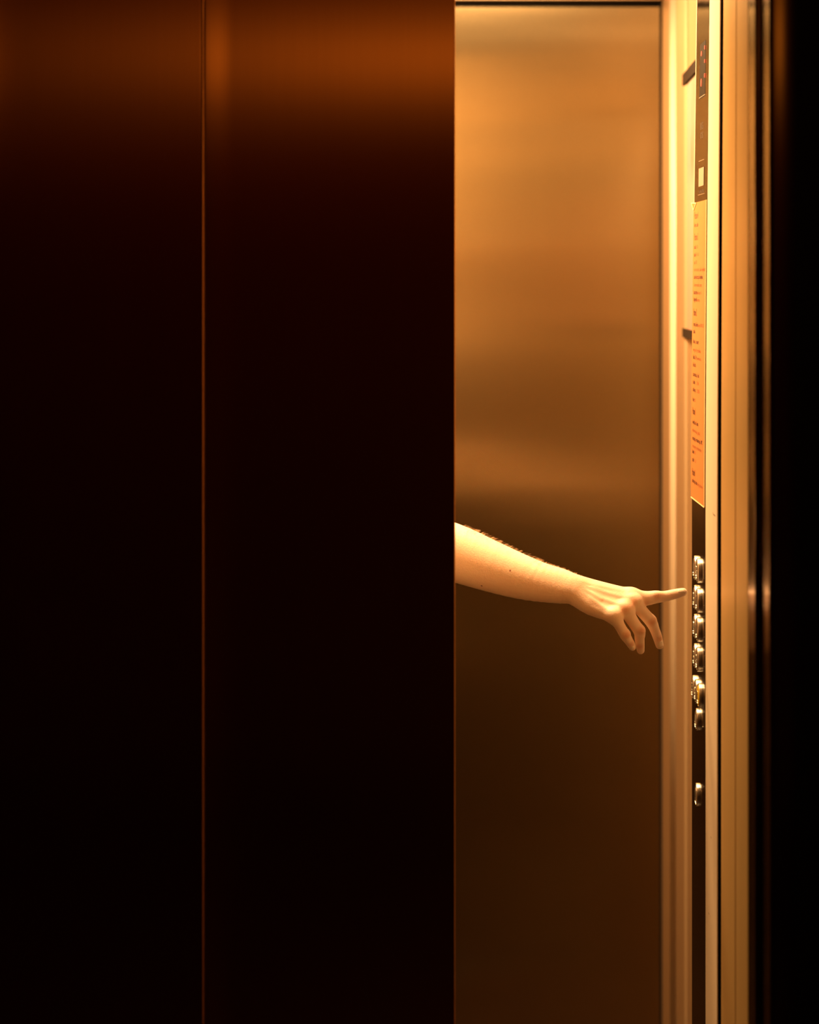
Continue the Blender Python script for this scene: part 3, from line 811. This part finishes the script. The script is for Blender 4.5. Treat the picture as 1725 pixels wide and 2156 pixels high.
def nail(px, py, ax, l, wd, tilt=(0, 0, 0)):
    """thin curved plate lying on a fingertip, ax along the finger"""
    c, n = on_skin(px, py)
    a = Vector(ax).normalized(); n = n+Vector(tilt); n = (n-a*n.dot(a)).normalized(); s = a.cross(n)
    bm = bmesh.new(); nu, nv = 8, 8; g = []; gi = []
    for i in range(nu+1):
        row = []; rowi = []
        for j in range(nv+1):
            u = -1+2*i/nu; v = -1+2*j/nv
            k = math.sqrt(max(0, 1-(abs(u)**3)*0.55))
            o = c+n*0.006+a*(u*l/2)+s*(v*wd/2*k)
            h = bvh.ray_cast(o, -n)
            hp = h[0] if h[0] is not None and (h[0]-o).length < 0.012 else c-n*0.002+a*(u*l/2)+s*(v*wd/2*k)
            rim = max(abs(u), abs(v)) > 0.99
            row.append(bm.verts.new(hp+n*(0.0001 if rim else 0.00045))); rowi.append(bm.verts.new(hp-n*0.0006))
        g.append(row); gi.append(rowi)
    for i in range(nu):
        for j in range(nv):
            bm.faces.new((g[i][j], g[i+1][j], g[i+1][j+1], g[i][j+1])); bm.faces.new((gi[i][j], gi[i][j+1], gi[i+1][j+1], gi[i+1][j]))
    edge = [(i, 0) for i in range(nu)]+[(nu, j) for j in range(nv)]+[(i, nv) for i in range(nu, 0, -1)]+[(0, j) for j in range(nv, 0, -1)]
    for (i, j), (i2, j2) in zip(edge, edge[1:]+edge[:1]):
        bm.faces.new((g[i][j], gi[i][j], gi[i2][j2], g[i2][j2]))
    return obj('fingernail', bm, M['nail'], person, smooth=True)
nail(1435.0, 1243.0, (1, 0, 0.16), .0100, .0072)
nail(1392.5, 1356, (0.22, .30, -1), .0095, .0075)
nail(1333.5, 1364, (0.22, .6, -1), .0070, .0060)
# fine hairs along the top of the forearm
rnd = random.Random(5)
bm = bmesh.new()
for i in range(430):
    px = rnd.uniform(975, 1225)
    Y0 = rnd.uniform(4.278, 4.315) if px < 1110 else rnd.uniform(4.258, 4.285)
    x = (px-HX)/F*Y0
    hit = bvh.ray_cast(Vector((x, Y0, 1.30)), Vector((0, 0, -1)))
    if hit[0] is None: continue
    p, n = hit[0], hit[1]
    if n.z < 0: n = -n
    l = rnd.uniform(.004, .0085)*(1.0 if px < 1140 else 0.6)
    d = (n*0.75+Vector((1, rnd.uniform(-.4, .4), -0.25))).normalized()
    s = d.cross(n).normalized()*0.00008
    t = d.cross(s).normalized()*0.00008
    m_ = p+d*l*0.55+n*l*0.05; e = p+d*l-n*l*0.06
    A_ = [bm.verts.new(p+q) for q in (s, -s*0.5+t, -s*0.5-t)]
    B_ = [bm.verts.new(m_+q*0.7) for q in (s, -s*0.5+t, -s*0.5-t)]
    T_ = bm.verts.new(e)
    for k in range(3):
        bm.faces.new((A_[k], A_[(k+1) % 3], B_[(k+1) % 3], B_[k])); bm.faces.new((B_[k], B_[(k+1) % 3], T_))
ah = obj('arm_hair', bm, M['arm_hair'], person); ah['kind'] = 'stuff'; ah['label'] = 'fine hairs on the forearm'
# clothing and hair as shells over the same body
def f_shirt(X, Y, Z):
    d = group(torso+[cone((CX, CY-.05, .90), (CX, CY+.05, .90), .108, .108)], .05, X, Y, Z)
    e = Vector(elbow); s_ = Vector(shoulder)
    d = smin(d, d_prim(cone(shoulder, tuple(s_.lerp(e, .55)), .056, .056), X, Y, Z), .03)
    d = smin(d, d_prim(cone((CX, CY+.185, 1.375), (CX-.01, CY+.20, 1.20), .054, .052), X, Y, Z), .03)-.007
    return smax(smax(d, 0.88-Z, .006), Z-1.435, .01)
def f_trousers(X, Y, Z):
    d = d_prim(cone((CX, CY-.06, .96), (CX, CY+.06, .96), .108, .108), X, Y, Z)
    for s in (-1, 1): d = smin(d, group([cone((CX, CY+s*.095, .92), (CX+.012, CY+s*.095, .50), .088, .064), cone((CX+.012, CY+s*.095, .50), (CX-.01, CY+s*.095, .07), .064, .056)], .02, X, Y, Z), .03)
    d = d-.006
    return smax(smax(d, 0.05-Z, .006), Z-0.99, .006)
def f_hair(X, Y, Z):
    d = d_prim(ball((CX+.000, CY, HCz+.030), .090, (1.14, .96, 1.10)), X, Y, Z)
    cutp = (X-(CX+.045))*0.8-(Z-(HCz+.050))*0.6
    d2 = smax(d, cutp, .012)
    return smax(d2, (HCz-.055)-Z, .02)
for nm, ff, lo, hi, mt in (('shirt', f_shirt, (-.42, 4.26, .84), (.02, 4.83, 1.47), 'shirt'), ('trousers', f_trousers, (-.40, 4.30, .02), (-.02, 4.80, 1.02), 'trousers'),
                           ('hair', f_hair, (-.34, 4.42, 1.50), (-.06, 4.67, 1.76), 'hair')):
    V, Q = surface_net(ff, lo, hi, .008); V = relax(V, Q, 1, .4)
    o = link_mesh(nm, nets_mesh(nm, [(V, Q)]), M[mt]); o.parent = person
for s in (-1, 1):
    y = CY+s*.095
    fs = lambda X, Y, Z: smax(group([cone((CX-.03, y, .05), (CX+.16, y+s*.015, .038), .046, .038), cone((CX-.02, y, .05), (CX-.02, y, .10), .045, .044)], .02, X, Y, Z), 0.004-Z, .004)
    V, Q = surface_net(fs, (-.32, y-.07, -.004), (.02, y+.09, .16), .007)
    o = link_mesh('shoe', nets_mesh('shoe', [(V, Q)]), M['shoe']); o.parent = person
